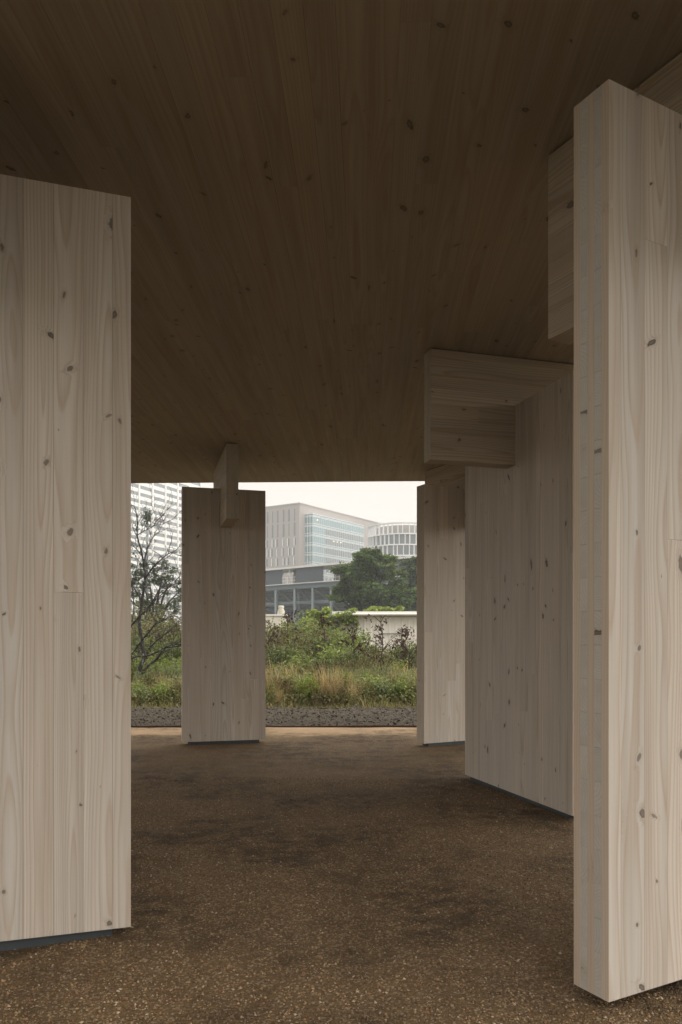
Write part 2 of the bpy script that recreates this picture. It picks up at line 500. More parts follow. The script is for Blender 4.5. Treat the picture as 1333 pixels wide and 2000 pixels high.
# ------------------------------------------------------------------ the timber pavilion
BW = 0.14          # width of a lamella
GAP = 0.0005
_bm = {}
def board_mesh(w, t, l, mat='wood'):
    """box, width x, thickness y, grain along z, origin at its middle"""
    k = (round(w, 4), round(t, 4), round(l, 4), mat)
    if k not in _bm:
        b = MB(); b.box(-w / 2 + GAP, w / 2 - GAP, -t / 2 + GAP * 0.3, t / 2 - GAP * 0.3, -l / 2 + GAP, l / 2 - GAP)
        _bm[k] = b.mesh(M[mat])
    return _bm[k]

def slices(total, w, off=0.0):
    """cut [0,total] into strips of width w, the first one shortened by off"""
    e = [0.0]; p = w - off
    while p < total - 0.03: e.append(p); p += w
    e.append(total)
    return [(e[i], e[i + 1]) for i in range(len(e) - 1)]

def panel(root, W, H, T, z0, upright=True, seed=0, splits=True, mat='wood'):
    """cross-laminated panel of five plies; outer plies stand upright or lie flat"""
    g = random.Random(seed)
    t = T / 5
    for k in range(5):
        yc = -T / 2 + t * (k + 0.5)
        vert = (k % 2 == 0) == upright
        face = k in (0, 4)
        name = 'board' if face else 'core_board'
        off = g.choice((0.0, 0.04, 0.07, 0.1))
        if vert:
            for a, b in slices(W, BW, off):
                cuts = [0, H]
                if splits and face and g.random() < 0.5: cuts = [0, round(H * g.uniform(0.12, 0.88), 2), H]
                for c0, c1 in zip(cuts, cuts[1:]):
                    link(name, board_mesh(b - a, t, c1 - c0, mat), root, (-W / 2 + (a + b) / 2, yc, z0 + (c0 + c1) / 2), (0, 0, math.pi if g.random() < 0.5 else 0))
        else:
            for a, b in slices(H, BW, off):
                cuts = [0, W]
                if splits and face and g.random() < 0.3: cuts = [0, round(W * g.uniform(0.2, 0.8), 2), W]
                for c0, c1 in zip(cuts, cuts[1:]):
                    link(name, board_mesh(b - a, t, c1 - c0, mat), root, (-W / 2 + (c0 + c1) / 2, yc, z0 + (a + b) / 2), (0, math.pi / 2 * g.choice((1, -1)), 0))

COL_T, BR_T = 0.19, 0.165
COL_Z0, COL_H = 0.05, 3.722
CEIL = 4.24
BR_Z0 = 3.20
BR_L = 1.86

def column(corner, ang, W, br_off, lab_c, lab_b, seed, br_len=BR_L, inset=0.09):
    """corner: the near end of the front face; ang: direction of the wall; br_off: bracket centre along the wall"""
    d = Vector((math.cos(ang), math.sin(ang))); nback = Vector((-d.y, d.x))
    c = Vector(corner) + d * (W / 2) + nback * (COL_T / 2)
    root = tag(empty('timber_column', (c.x, c.y, 0), ang), lab_c, 'column', 'timber wall columns of the pavilion')
    panel(root, W, COL_H, COL_T, COL_Z0, True, seed)
    MB().box(-W / 2 + inset, W / 2 - inset, -COL_T / 2 + inset * 0.25, COL_T / 2 - inset * 0.25, -0.10, COL_Z0 + 0.001).build('base_plate', M['steel_dark'], root)
    p = Vector(corner) + d * br_off + nback * (COL_T / 2)
    br = tag(empty('roof_bracket', (p.x, p.y, BR_Z0), ang + math.pi / 2), lab_b, 'bracket', 'timber brackets slotted through the columns')
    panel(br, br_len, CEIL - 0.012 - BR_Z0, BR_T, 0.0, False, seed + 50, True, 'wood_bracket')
    MB().box(-br_len / 2 + 0.02, br_len / 2 - 0.02, -BR_T / 2 + 0.02, BR_T / 2 - 0.02, CEIL - 0.014 - BR_Z0, CEIL + 0.004 - BR_Z0).build('shadow_gap_strip', M['steel_dark'], br)  # added recessed strip, dark to draw the shadow line under the roof

def ang(dx, dy): return math.atan2(dy, dx)
# left front: right end at (-1.071, 3.914)
a = ang(0.949, 0.316)
column((-1.071 - math.cos(a) * 1.45, 3.914 - math.sin(a) * 1.45), a, 1.45, 0.55,
       'pale timber column with wide wavy grain, standing alone with no bracket showing',
       'timber bracket on the column that shows wavy grain', 21)
# right front
column((1.0785, 3.092), ang(0.878, 0.478), 1.47, 0.735,
       'pale timber column turned to show its striped layered edge and big grey knots',
       'dim timber bracket jutting out behind the column with the striped layered edge', 34, inset=0.3)
# back, free-standing in the opening
a = ang(0.967, 0.256)
column((-2.312, 11.17), a, 1.224, 0.63,
       'timber column standing in front of the open view, scrub showing on both sides',
       'timber bracket hung in the middle of the column before the open view', 43)
# right middle, the widest one
a = ang(0.574, -2.015)
dm = Vector((math.cos(a), math.sin(a)))
column((1.362, 8.427), a + 0.0, 2.095, 1.035,
       'widest timber column, its long face running back under the big square bracket',
       'big square timber bracket jutting from the widest column', 58, br_len=1.93)
# right back
column((1.192, 11.0), ang(0.88, 0.475), 1.5, 0.80,
       'timber column half hidden beyond the widest column, at the edge of the view',
       'dim timber bracket above the column half hidden beyond the widest column', 67)

# roof: soffit boards run front to back
ROOF_X0, ROOF_X1, ROOF_NEAR, ROOF_FAR = -6.72, 5.18, 1.3, 13.07
roof = tag(empty('timber_roof', (0, 0, CEIL), R(-2.0)), 'dark knotty board soffit of the big flat timber roof overhead', 'roof')
g = random.Random(5)
nb = int((ROOF_X1 - ROOF_X0) / BW)
for i in range(nb):
    xc = ROOF_X0 + BW * (i + 0.5)
    cuts = [ROOF_NEAR]
    p = ROOF_NEAR + g.uniform(1.5, 5.5)
    if xc < -4.8: p = 99       # outer rows run through in one length
    while p < ROOF_FAR - 1.2:
        cuts.append(round(p, 1)); p += g.uniform(3.8, 6.2)
    cuts.append(ROOF_FAR)
    for c0, c1 in zip(cuts, cuts[1:]):
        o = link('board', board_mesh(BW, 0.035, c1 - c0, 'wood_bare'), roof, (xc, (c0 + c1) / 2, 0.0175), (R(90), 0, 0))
MB().box(ROOF_X0, ROOF_X1, ROOF_NEAR, ROOF_FAR - 0.004, 0.036, 0.24).build('upper_slab', M['slab'], roof)

# ------------------------------------------------------------------ plants
def leaves(C, size, g, flat=0.5, aspect=0.5, up=None, droop=0.0):
    """one pointed quad per centre"""
    n = len(C)
    d = g.normal(0, 1, (n, 3)); d[:, 2] *= flat
    if up is not None: d[:, 2] += up
    d[:, 2] -= droop
    d /= np.linalg.norm(d, axis=1, keepdims=True) + 1e-9
    s = np.cross(d, g.normal(0, 1, (n, 3))); s /= np.linalg.norm(s, axis=1, keepdims=True) + 1e-9
    L = (np.asarray(size) * g.uniform(0.6, 1.3, n))[:, None]
    V = np.stack([C - d * L * 0.5, C + s * L * aspect * 0.5 + d * L * 0.05, C + d * L * 0.5, C - s * L * aspect * 0.5 + d * L * 0.05], 1)
    F = np.arange(n * 4).reshape(n, 4)
    return V.reshape(-1, 3), F

def shrub_meshes(seed, h, r, nstem, per, leaf, mat, stem_mat, low=0.1, spread=0.16, shape='round', aspect=0.5, flat=0.6, up=None):
    g = np.random.default_rng(seed)
    st = MB(); C = []
    for k in range(nstem):
        a = g.uniform(0, 6.28); q = math.sqrt(g.random())
        lean = r * q
        if shape == 'round': top = h * math.sqrt(max(0.05, 1 - 0.75 * q * q)) * g.uniform(0.72, 1.0)
        else: top = h * g.uniform(0.6, 1.0)
        b = np.array([lean * 0.25 * math.cos(a), lean * 0.25 * math.sin(a), -0.05])
        t = np.array([lean * math.cos(a), lean * math.sin(a), top])
        m = (b + t) / 2 + g.normal(0, 0.06, 3) * h * 0.5; m[2] = top * 0.55
        pts = []
        for s in np.linspace(0, 1, 6):
            pts.append((1 - s) ** 2 * b + 2 * s * (1 - s) * m + s * s * t)
        st.tube(pts, [0.012 * h * (1 - 0.8 * s) + 0.002 for s in np.linspace(0, 1, 6)], 4)
        s = low + (1 - low) * g.random(per) ** 0.8
        P = ((1 - s) ** 2)[:, None] * b + (2 * s * (1 - s))[:, None] * m + (s * s)[:, None] * t
        C.append(P + g.normal(0, spread, (per, 3)) * np.array([1, 1, 0.8]) * (0.5 + s[:, None] * 0.5))
    C = np.concatenate(C); C = C[C[:, 2] > 0.02]
    V, F = leaves(C, leaf, g, flat, aspect, up)
    return np_mesh(V, F, mat), st.mesh(stem_mat)

def grass_mesh(seed, n, h, r, mat, width=0.008, bend=0.35, heads=0.0):
    g = np.random.default_rng(seed)
    a = g.uniform(0, 6.28, n); q = r * np.sqrt(g.random(n))
    b = np.stack([q * np.cos(a), q * np.sin(a), np.full(n, -0.05)], 1)
    L = h * g.uniform(0.45, 1.0, n)
    dirn = np.stack([np.cos(a + g.normal(0, 0.9, n)), np.sin(a + g.normal(0, 0.9, n))], 1)
    bn = g.uniform(0.05, bend, n)
    w = np.stack([-np.sin(a + 1.57 * g.random(n)), np.cos(a + 1.57 * g.random(n)), np.zeros(n)], 1)
    rows = []
    for s, ws in ((0, 1.0), (0.45, 0.8), (0.8, 0.55 + heads), (1.0, 0.08)):
        p = b.copy()
        p[:, 2] += L * (s - 0.25 * bn * s * s)
        p[:, :2] += dirn * (L * bn * s * s)[:, None]
        rows.append(p - w * width * ws); rows.append(p + w * width * ws)
    V = np.stack(rows, 1).reshape(-1, 3)
    F = np.array([(0, 1, 3, 2), (2, 3, 5, 4), (4, 5, 7, 6)])
    F = (F[None] + (np.arange(n) * 8)[:, None, None]).reshape(-1, 4)
    return np_mesh(V, F, mat)

def plant(name, lab, cat, group, fol, stem, loc, rz=0, s=1.0, fname='foliage'):
    root = tag(empty(name, loc, rz), lab, cat, group)
    root.scale = (s, s, s * rnd.uniform(0.94, 1.06))
    link(fname, fol, root)
    if stem: link('stem', stem, root)
    return root

def ground_x(px, Y): return (px - 666.5) / 1500 * Y

# low undergrowth that fills the scrub
def undergrowth():
    g = np.random.default_rng(77)
    n = 90000
    Y = 17.7 + 17 * g.random(n) ** 1.3
    X = g.uniform(-0.62, 0.42, n) * Y
    top = 0.30 + 0.06 * (Y - 17.7) + 0.25 * np.sin(X * 1.7 + Y) * np.clip((Y - 18) / 3, 0, 1)
    top = np.clip(top, 0.15, 1.35)
    Z = np.clip(g.random(n), 0, 1) ** 0.7 * top
    V, F = leaves(np.stack([X, Y, Z], 1), 0.085, g, 0.8, 0.42)
    tag(link('undergrowth', np_mesh(V, F, M['leaf_mixed'])), 'low tangled green and brown undergrowth covering the scrub ground', 'undergrowth', kind='stuff')
    n = 24000
    Y = 17.45 + 3.2 * g.random(n) ** 1.4
    X = g.uniform(-13, 9, n)
    b = np.stack([X, Y, np.zeros(n)], 1)
    h = g.uniform(0.08, 0.42, n) * (0.6 + 0.5 * np.sin(X * 2.3) * np.sin(X * 0.9 + 1)) * np.clip((Y - 17.3) * 2.0, 0.35, 1)
    d = g.normal(0, 0.35, (n, 2)) * h[:, None]
    w = np.stack([g.uniform(-1, 1, n), g.uniform(-1, 1, n), np.zeros(n)], 1) * 0.008
    t = b.copy(); t[:, :2] += d; t[:, 2] += h
    m = (b + t) / 2; m[:, 2] += h * 0.12
    V = np.stack([b - w, b + w, m + w * 0.8, m - w * 0.8, t], 1).reshape(-1, 3)
    k = (np.arange(n) * 5)[:, None]
    F = np.concatenate([np.concatenate([k, k + 1, k + 2], 1), np.concatenate([k, k + 2, k + 3], 1), np.concatenate([k + 3, k + 2, k + 4], 1)])
    tag(link('rough_grass', np_mesh(V, F, M['grass'])), 'rough mixed green and straw grass along the edge of the dark soil', 'grass', kind='stuff')
undergrowth()

# mesh pools
green = [shrub_meshes(100 + k, 1.7, 0.85, 34, 170, 0.10, M['leaf_green'], M['stem_dark'], 0.08) for k in range(3)]
bright = [shrub_meshes(110 + k, 1.5, 0.75, 30, 150, 0.115, M['leaf_bright'], M['stem_dark'], 0.1) for k in range(2)]
mixed = [shrub_meshes(120 + k, 1.9, 0.9, 34, 190, 0.08, M['leaf_mixed'], M['stem_dark'], 0.1) for k in range(2)]
feather = [shrub_meshes(130 + k, 1.1, 0.45, 30, 260, 0.07, M['leaf_feather'], M['stem_dark'], 0.05, 0.07, 'up', 0.16, 1.0, 0.6) for k in range(2)]
yellow = shrub_meshes(140, 0.95, 0.42, 44, 130, 0.075, M['leaf_yellow'], M['stem_dark'], 0.2, 0.045, 'round', 0.3, 1.0, 0.9)
straw = [grass_mesh(150 + k, 80, 1.25, 0.16, M['straw'], 0.006, 0.5, 0.3) for k in range(3)]
weeds = [shrub_meshes(160 + k, 0.75, 0.4, 22, 110, 0.075, M[m], M['stem_dark'], 0.05, 0.09) for k, m in enumerate(('leaf_bright', 'leaf_feather', 'leaf_mixed'))]

LG = 'leafy mid-green scrub bush %s'
LB = 'bright fresh green scrub bush %s'
LM = 'green scrub bush mottled with brown dead leaves %s'
LF = 'feathery pale green weed %s'
LS = 'tall clump of dry golden straw grass %s'
def put(pool, lab, name, group, spots):
    for k, (px, Y, s) in enumerate(spots):
        f, t = pool[k % len(pool)]
        where = ('around the bare lichen tree' if px < 420 else 'left of the cream shed' if px < 668 else 'in front of the cream shed')
        plant(name, lab % where, 'shrub', group + ' ' + where, f, t, (ground_x(px, Y), Y, 0), rnd.uniform(0, 6.28), s)
put(green, LG, 'green_bush', 'leafy green bushes in the thicket',
    [(560, 22, 0.95), (690, 22.5, 0.85), (640, 26, 1.15), (790, 23.5, 0.9), (735, 25, 0.9), (450, 23, 1.0), (590, 29.5, 1.4), (545, 28, 1.25),
     (335, 23, 0.95), (290, 25, 1.1), (230, 24, 1.1), (360, 27, 1.2), (870, 24, 1.1), (150, 25, 1.3), (60, 26, 1.3), (690, 29, 1.25), (620, 20.5, 0.7)])
put(bright, LB, 'bright_bush', 'bright green bushes in the thicket',
    [(575, 20.8, 0.8), (655, 24.5, 1.05), (672, 27.5, 1.35), (330, 20.5, 0.85), (265, 21, 0.75), (770, 21.5, 0.75), (605, 31, 1.65), (810, 26, 1.0)])
put(mixed, LM, 'mottled_bush', 'mottled green and brown bushes in the thicket',
    [(540, 28.5, 1.3), (522, 29, 1.2), (535, 25, 1.1), (560, 26.5, 1.2), (630, 28, 1.25), (745, 23, 0.8), (800, 27, 0.95), (300, 27, 1.15), (345, 29, 1.3), (270, 29, 1.35), (700, 20.8, 0.7)])
put(feather, LF, 'feathery_weed', 'feathery weeds along the thicket edge',
    [(720, 19.2, 0.75), (750, 19.6, 0.85), (785, 19.0, 0.7), (810, 19.4, 0.8), (690, 20.0, 0.8), (545, 20.0, 0.8), (320, 19.5, 0.8), (350, 19.8, 0.9), (280, 19.6, 0.7), (655, 19.8, 0.7)])
put(weeds, 'low green weed beside the dark soil strip, %s', 'low_weed', 'low weeds along the dark soil',
    [(525, 18.3, 0.8), (540, 19.0, 1.0), (558, 18.5, 0.9), (575, 18.8, 1.0), (590, 19.2, 1.1), (622, 18.5, 0.9), (612, 19.3, 1.1), (650, 19.0, 1.1), (668, 18.3, 0.7), (682, 19.0, 1.1), (700, 18.6, 0.9), (716, 18.2, 0.8),
     (730, 18.8, 1.0), (748, 18.3, 0.9), (762, 18.9, 1.0), (780, 18.3, 0.9), (795, 18.8, 1.0), (808, 18.3, 0.8), (262, 18.4, 0.9), (280, 18.2, 0.7), (300, 18.9, 1.0), (318, 18.3, 0.8), (335, 18.7, 1.0), (350, 18.2, 0.8)])
f, t = yellow
plant('yellow_bush', 'rounded yellow-green weed bush standing among straw grass by the dark soil', 'shrub', None, f, t, (ground_x(603, 18.3), 18.3, 0), 0.4, 0.78)
for k, (px, Y, s) in enumerate([(530, 18.2, 0.95), (548, 18.6, 0.9), (562, 18.3, 0.7), (640, 18.4, 0.95), (655, 18.2, 0.8), (672, 18.7, 0.85), (630, 18.9, 1.0),
                                (690, 18.5, 0.8), (708, 18.3, 0.6), (575, 19.4, 0.9), (770, 18.8, 0.85), (765, 20.5, 1.05), (800, 18.4, 0.6), (735, 18.3, 0.55), (535, 20.5, 1.0), (585, 20.2, 0.95), (650, 20.6, 1.0), (700, 20.2, 0.95), (725, 20.8, 1.0), (790, 20.4, 1.0), (620, 18.1, 0.6), (690, 18.0, 0.55), (545, 17.9, 0.5),
                                (320, 18.7, 0.8), (340, 18.4, 0.75), (295, 18.6, 0.6), (270, 18.9, 0.6), (505, 18.5, 0.9), (440, 18.6, 0.9), (380, 18.4, 0.8), (830, 18.6, 0.9)]):
    where = ('around the bare lichen tree' if px < 420 else 'left of the cream shed' if px < 668 else 'in front of the cream shed')
    plant('straw_grass', LS % where, 'grass clump', 'dry straw grass clumps ' + where, straw[k % 3], None, (ground_x(px, Y), Y, 0), rnd.uniform(0, 6), s, 'blades')

# saplings with dead brown leaves
def sapling(seed, h, spread, nleaf, lab, loc, mat='leaf_dead'):
    g = np.random.default_rng(seed)
    st = MB(); C = []
    trunk = [np.array([0, 0, -0.05])]
    for k in range(1, 9):
        trunk.append(np.array([g.normal(0, 0.03) * k * 0.4, g.normal(0, 0.03) * k * 0.4, h * k / 8]))
    st.tube(trunk, [0.03 * (1 - 0.85 * k / 8) for k in range(9)], 5)
    for k in range(16):
        s = g.uniform(0.25, 0.98); i = min(7, int(s * 8)); p = trunk[i] + (trunk[i + 1] - trunk[i]) * (s * 8 - i)
        a = g.uniform(0, 6.28); L = spread * (1.15 - 0.75 * s) * g.uniform(0.6, 1.1)
        e = p + np.array([math.cos(a) * L, math.sin(a) * L, L * g.uniform(0.5, 1.0)])
        m = (p + e) / 2 + np.array([0, 0, 0.06])
        tip = e + np.array([math.cos(a) * 0.1, math.sin(a) * 0.1, -0.1])
        st.tube([p, m, e, tip], [0.011, 0.008, 0.005, 0.003], 4)
        for q in range(int(nleaf * 0.7)):
            u = g.uniform(0.35, 1.1)
            c = p + (e - p) * min(u, 1) + g.normal(0, 0.05, 3); c[2] -= abs(g.normal(0, 0.08))
            C.append(c)
    V, F = leaves(np.array(C), 0.12, g, 0.4, 0.42, None, 1.1)
    root = tag(empty('dead_sapling', loc), lab, 'sapling', 'thin saplings with dead leaves')
    link('foliage', np_mesh(V, F, M[mat]), root)
    st.build('stem', M['stem_dark'], root)
sapling(201, 2.25, 0.75, 15, 'slender sapling with hanging dark brown leaves in front of the cream shed', (ground_x(747, 20.6), 20.6, 0))
sapling(202, 1.9, 0.6, 16, 'short brown-leaved sapling by the far end of the cream shed wall', (ground_x(795, 21.5), 21.5, 0))
sapling(203, 2.0, 0.7, 14, 'brown-leaved sapling below the vine-covered corner of the cream shed', (ground_x(695, 22.0), 22.0, 0))
sapling(204, 2.35, 0.7, 18, 'brown-leaved sapling leaning before the short white wall', (ground_x(532, 24), 24, 0))
sapling(205, 2.5, 0.75, 18, 'bushy brown-leaved sapling under the grandstand, left of the shed', (ground_x(633, 25), 25, 0))
sapling(206, 2.5, 0.6, 16, 'narrow brown-leaved sapling beside the cream ribbed ornament', (ground_x(564, 25.5), 25.5, 0))
sapling(207, 1.9, 0.7, 16, 'russet-leaved sapling behind the bare lichen tree', (ground_x(312, 23.5), 23.5, 0))

# bare lichen tree
def bare_tree():
    Y0 = 20.2
    def P(px, py, dy=0.0):
        Y = Y0 + dy
        return Vector((ground_x(px, Y), Y, 1.5 - (py - 255.3 - 1000) / 1500 * Y))
    root = tag(empty('bare_tree', (ground_x(262, Y0), Y0, 0)), 'leafless crooked tree with grey lichen on its trunk and limbs', 'tree')
    off = -Vector(root.location)
    g = random.Random(31)
    limbs = [  # (points as px, py, dy), start radius, end radius
        ([(258, 1410, 0), (266, 1335, 0), (276, 1300, 0), (281, 1283, 0.05), (277, 1250, 0.1), (272, 1215, 0.2), (277, 1175, 0.3), (284, 1128, 0.3), (283, 1110, 0.3)], 0.075, 0.034),
        ([(283, 1110, 0.3), (277, 1080, 0.2), (268, 1045, 0.1), (268, 1012, 0), (262, 988, -0.1)], 0.032, 0.008),
        ([(283, 1112, 0.3), (285, 1082, 0.4), (297, 1052, 0.5), (311, 1038, 0.6), (320, 1018, 0.7)], 0.022, 0.006),
        ([(282, 1132, 0.3), (300, 1107, 0.1), (318, 1090, 0), (334, 1080, -0.1), (352, 1086, -0.2)], 0.028, 0.006),
        ([(268, 1045, 0.1), (282, 1037, 0), (296, 1030, -0.1), (309, 1014, -0.2)], 0.013, 0.004),
        ([(277, 1085, 0.2), (262, 1068, 0.4), (250, 1062, 0.5), (238, 1040, 0.6)], 0.018, 0.006),
        ([(266, 1335, 0), (288, 1302, -0.2), (306, 1288, -0.3), (324, 1264, -0.4), (345, 1258, -0.5), (372, 1262, -0.6)], 0.05, 0.014),
        ([(281, 1283, 0.05), (300, 1277, -0.1), (322, 1266, -0.2), (356, 1261, -0.3), (380, 1250, -0.4)], 0.03, 0.01),
        ([(281, 1283, 0.05), (268, 1282, 0.2), (252, 1290, 0.3), (235, 1300, 0.4)], 0.035, 0.012),
        ([(276, 1252, 0.1), (290, 1236, -0.1), (304, 1220, -0.2), (318, 1213, -0.3), (337, 1203, -0.4), (356, 1207, -0.5)], 0.03, 0.007),
        ([(290, 1268, 0), (306, 1252, -0.3), (322, 1240, -0.5), (341, 1224, -0.6)], 0.022, 0.006),
        ([(277, 1252, 0.1), (262, 1272, 0.4), (248, 1285, 0.5)], 0.025, 0.01),
        ([(240, 1235, 0.2), (258, 1220, 0.1), (272, 1204, 0), (286, 1192, 0), (300, 1172, 0), (312, 1150, 0.1), (318, 1128, 0.2)], 0.038, 0.009),
        ([(286, 1192, 0), (308, 1168, -0.2), (330, 1148, -0.3), (352, 1138, -0.3)], 0.016, 0.005),
        ([(258, 1220, 0.1), (262, 1180, 0.3), (258, 1140, 0.4), (268, 1110, 0.5)], 0.02, 0.007),
        ([(250, 1373, -0.9), (264, 1364, -1.0), (276, 1361, -1.0), (292, 1364, -1.0), (308, 1369, -1.1), (322, 1364, -1.1), (340, 1360, -1.2), (348, 1372, -1.2)], 0.016, 0.006),
        ([(290, 1384, -1.1), (305, 1375, -1.1), (318, 1366, -1.1)], 0.008, 0.005),
    ]
    twig = MB()
    def twigs(p, d, L, r, depth):
        pts = [p]; q = p.copy(); v = d.normalized()
        n = 4
        for k in range(n):
            v = (v + Vector((g.gauss(0, 0.22), g.gauss(0, 0.22), g.gauss(0.05, 0.2)))).normalized()
            q = q + v * (L / n); pts.append(q.copy())
            if depth > 0 and g.random() < 0.8:
                twigs(q.copy(), (v + Vector((g.gauss(0, 0.7), g.gauss(0, 0.7), g.gauss(0.1, 0.6)))), L * g.uniform(0.4, 0.65), r * 0.6, depth - 1)
        twig.tube([pp + off for pp in pts], [r * (1 - 0.7 * k / n) for k in range(n + 1)], 3)
    for pts, r0, r1 in limbs:
        w = [P(*p) for p in pts]
        # smooth the polyline a little
        sm = []
        for i in range(len(w) - 1):
            for s in (0, 0.33, 0.67):
                p0, p1, p2, p3 = w[max(i - 1, 0)], w[i], w[i + 1], w[min(i + 2, len(w) - 1)]
                sm.append(0.5 * ((2 * p1) + (p2 - p0) * s + (2 * p0 - 5 * p1 + 4 * p2 - p3) * s * s + (3 * p1 - p0 - 3 * p2 + p3) * s ** 3))
        sm.append(w[-1])
        n = len(sm)
        MB().tube([p + off + Vector((g.gauss(0, .006), g.gauss(0, .006), 0)) for p in sm], [(r0 + (r1 - r0) * i / (n - 1)) * 0.9 for i in range(n)], 7).build('limb' if r0 < 0.06 else 'trunk', M['lichen'], root, smooth=True)
        for i in range(n // 4, n, 1):
            if g.random() < 0.95:
                d = (sm[min(i + 1, n - 1)] - sm[i - 1])
                twigs(sm[i], d.normalized() + Vector((g.gauss(0, 0.6), g.gauss(0, 0.5), g.gauss(0.25, 0.5))), g.uniform(0.3, 0.8), 0.010, 2)
        twigs(sm[-1], sm[-1] - sm[-2], 0.45, max(0.005, r1 * 0.8), 2)
    twig.build('twigs', M['bark'], root)
    g2 = np.random.default_rng(3)   # the last few dark leaves hanging in its top
    C = np.concatenate([np.array(P(288, 1008)) + g2.normal(0, 0.09, (60, 3)) * np.array([0.7, 1, 1.3]), np.array(P(270, 1032)) + g2.normal(0, 0.07, (14, 3)), np.array(P(262, 1075)) + g2.normal(0, 0.12, (40, 3))]) + np.array(off)
    V, F = leaves(C, 0.075, g2, 1, 0.6)
    link('leaves', np_mesh(V, F, M['leaf_dark']), root)
bare_tree()

def stalks():
    g = np.random.default_rng(55)
    n = 1500
    Y = 18.0 + 8 * g.random(n) ** 1.3; X = g.uniform(-0.62, 0.42, n) * Y
    h = g.uniform(0.5, 1.5, n) * np.clip(0.6 + (Y - 18) * 0.12, 0, 1.2)
    b = np.stack([X, Y, np.full(n, -0.05)], 1); t = b.copy()
    t[:, :2] += g.normal(0, 0.22, (n, 2)) * h[:, None]; t[:, 2] += h
    m = (b + t) / 2 + g.normal(0, 0.04, (n, 3))
    w = np.stack([np.cos(X * 9), np.sin(X * 9), np.zeros(n)], 1) * 0.007
    V = np.stack([b - w, b + w, m + w * 0.8, m - w * 0.8, t + w * 0.4, t - w * 0.4], 1).reshape(-1, 3)
    k = (np.arange(n) * 6)[:, None]
    F = np.concatenate([np.concatenate([k, k + 1, k + 2, k + 3], 1), np.concatenate([k + 3, k + 2, k + 4, k + 5], 1)])
    tag(link('dry_stalks', np_mesh(V, F, M['stalk'])), 'thin dead brown stalks poking up through the thicket', 'stalks', kind='stuff')
M['stalk'] = mat_leaf('dry_stalk', (0.06, 0.035, 0.025), (0.36, 0.27, 0.17), trans=0.1)
stalks()

def leafy_tree(name, lab, loc, clumps, nleaf, leaf, mat, trunk_h, trunk_r, seed, group=None, thin=0.0):
    """clumps: (x, y, z, radius) relative to loc"""
    g = np.random.default_rng(seed)
    root = tag(empty(name, loc), lab, 'tree', group)
    tr = MB()
    base = Vector((0, 0, -0.2)); top = Vector((0.1, 0, trunk_h))
    tr.tube([base, base.lerp(top, 0.5) + Vector((0.08, 0, 0)), top], [trunk_r, trunk_r * 0.8, trunk_r * 0.6], 8)
    C = []
    for (x, y, z, r) in clumps:
        m = Vector((x * 0.45, y * 0.45, trunk_h + (z - trunk_h) * 0.45 + 0.2))
        tr.tube([top - Vector((0, 0, trunk_h * 0.15)), m, Vector((x, y, z))], [trunk_r * 0.45, trunk_r * 0.28, trunk_r * 0.08], 5)
        # sub-clumps on the surface of each clump
        k = max(6, int(10 * r))
        for _ in range(k):
            v = g.normal(0, 1, 3); v /= np.linalg.norm(v); v[2] = v[2] * 0.8 + 0.15
            c = np.array([x, y, z]) + v * r * g.uniform(0.5, 1.2)
            n = max(20, int(nleaf * r * r / k))
            P = g.normal(0, 1, (n, 3)) * np.array([0.23, 0.23, 0.14]) * r + c
            C.append(P)
    C = np.concatenate(C)
    V, F = leaves(C, leaf, g, 0.5, 0.55)
    link('crown', np_mesh(V, F, M[mat]), root)
    tr.build('trunk', M['bark'], root, smooth=True)
    return root

def px2(px, py, Y): return ((px - 666.5) / 1500 * Y, 1.5 + (1255.3 - py) / 1500 * Y)
def clumps_from(spots, Y, loc, g):
    out = []
    for (px, py, rp) in spots:
        X, Z = px2(px, py, Y)
        out.append((X - loc[0], g.uniform(-1.4, 1.4), Z, rp / 1500 * Y))
    return out
g = random.Random(9)
Y = 72
loc = (ground_x(722, Y), Y, 0)
leafy_tree('shade_tree', 'big dark green broadleaf tree towering behind the cream shed', loc,
           clumps_from([(705, 1098, 22), (738, 1096, 22), (722, 1088, 16), (758, 1092, 15), (676, 1122, 20), (700, 1128, 24), (735, 1125, 26), (768, 1122, 18), (668, 1152, 20),
                        (692, 1160, 22), (722, 1160, 26), (752, 1158, 24), (778, 1150, 20), (700, 1182, 20), (740, 1186, 22), (775, 1180, 22), (660, 1168, 14), (790, 1170, 18)], Y, loc, g),
           2400, 0.3, 'leaf_tree', 3.2, 0.35, 301)
Y = 84
loc = (ground_x(812, Y), Y, 0)
leafy_tree('shade_tree', 'smaller looser green tree crowding the big broadleaf tree', loc,
           clumps_from([(806, 1100, 16), (822, 1112, 22), (798, 1125, 16), (815, 1140, 22), (840, 1130, 24), (800, 1160, 20), (830, 1165, 24), (850, 1160, 22), (790, 1185, 18), (815, 1188, 20)], Y, loc, g),
           1500, 0.26, 'leaf_tree', 3.0, 0.3, 302)
Y = 46
loc = (ground_x(300, Y), Y, 0)
leafy_tree('leafy_tree', 'dark small-leaved evergreen tree with gappy crown behind the bare tree', loc,
           clumps_from([(275, 1118, 18), (300, 1122, 18), (325, 1112, 15), (345, 1125, 16), (262, 1140, 18), (290, 1150, 20), (320, 1148, 20), (350, 1155, 18), (275, 1175, 22), (310, 1180, 22), (340, 1185, 20), (365, 1140, 18), (250, 1115, 18), (240, 1160, 22)], Y, loc, g),
           900, 0.17, 'leaf_dark', 2.6, 0.2, 303)
for k, (px, Y, s, lab) in enumerate([(300, 36, 1.75, 'broad dull green thicket bush under the small-leaved evergreen tree'), (250, 38, 1.9, 'rounded dull green thicket bush deep behind the bare tree'), (360, 37, 1.6, 'dull green thicket bush deep behind the view column')]):
    f, t = mixed[k % 2]
    plant('thicket_bush', lab, 'shrub', None, f, t, (ground_x(px, Y), Y, 0), k, s)

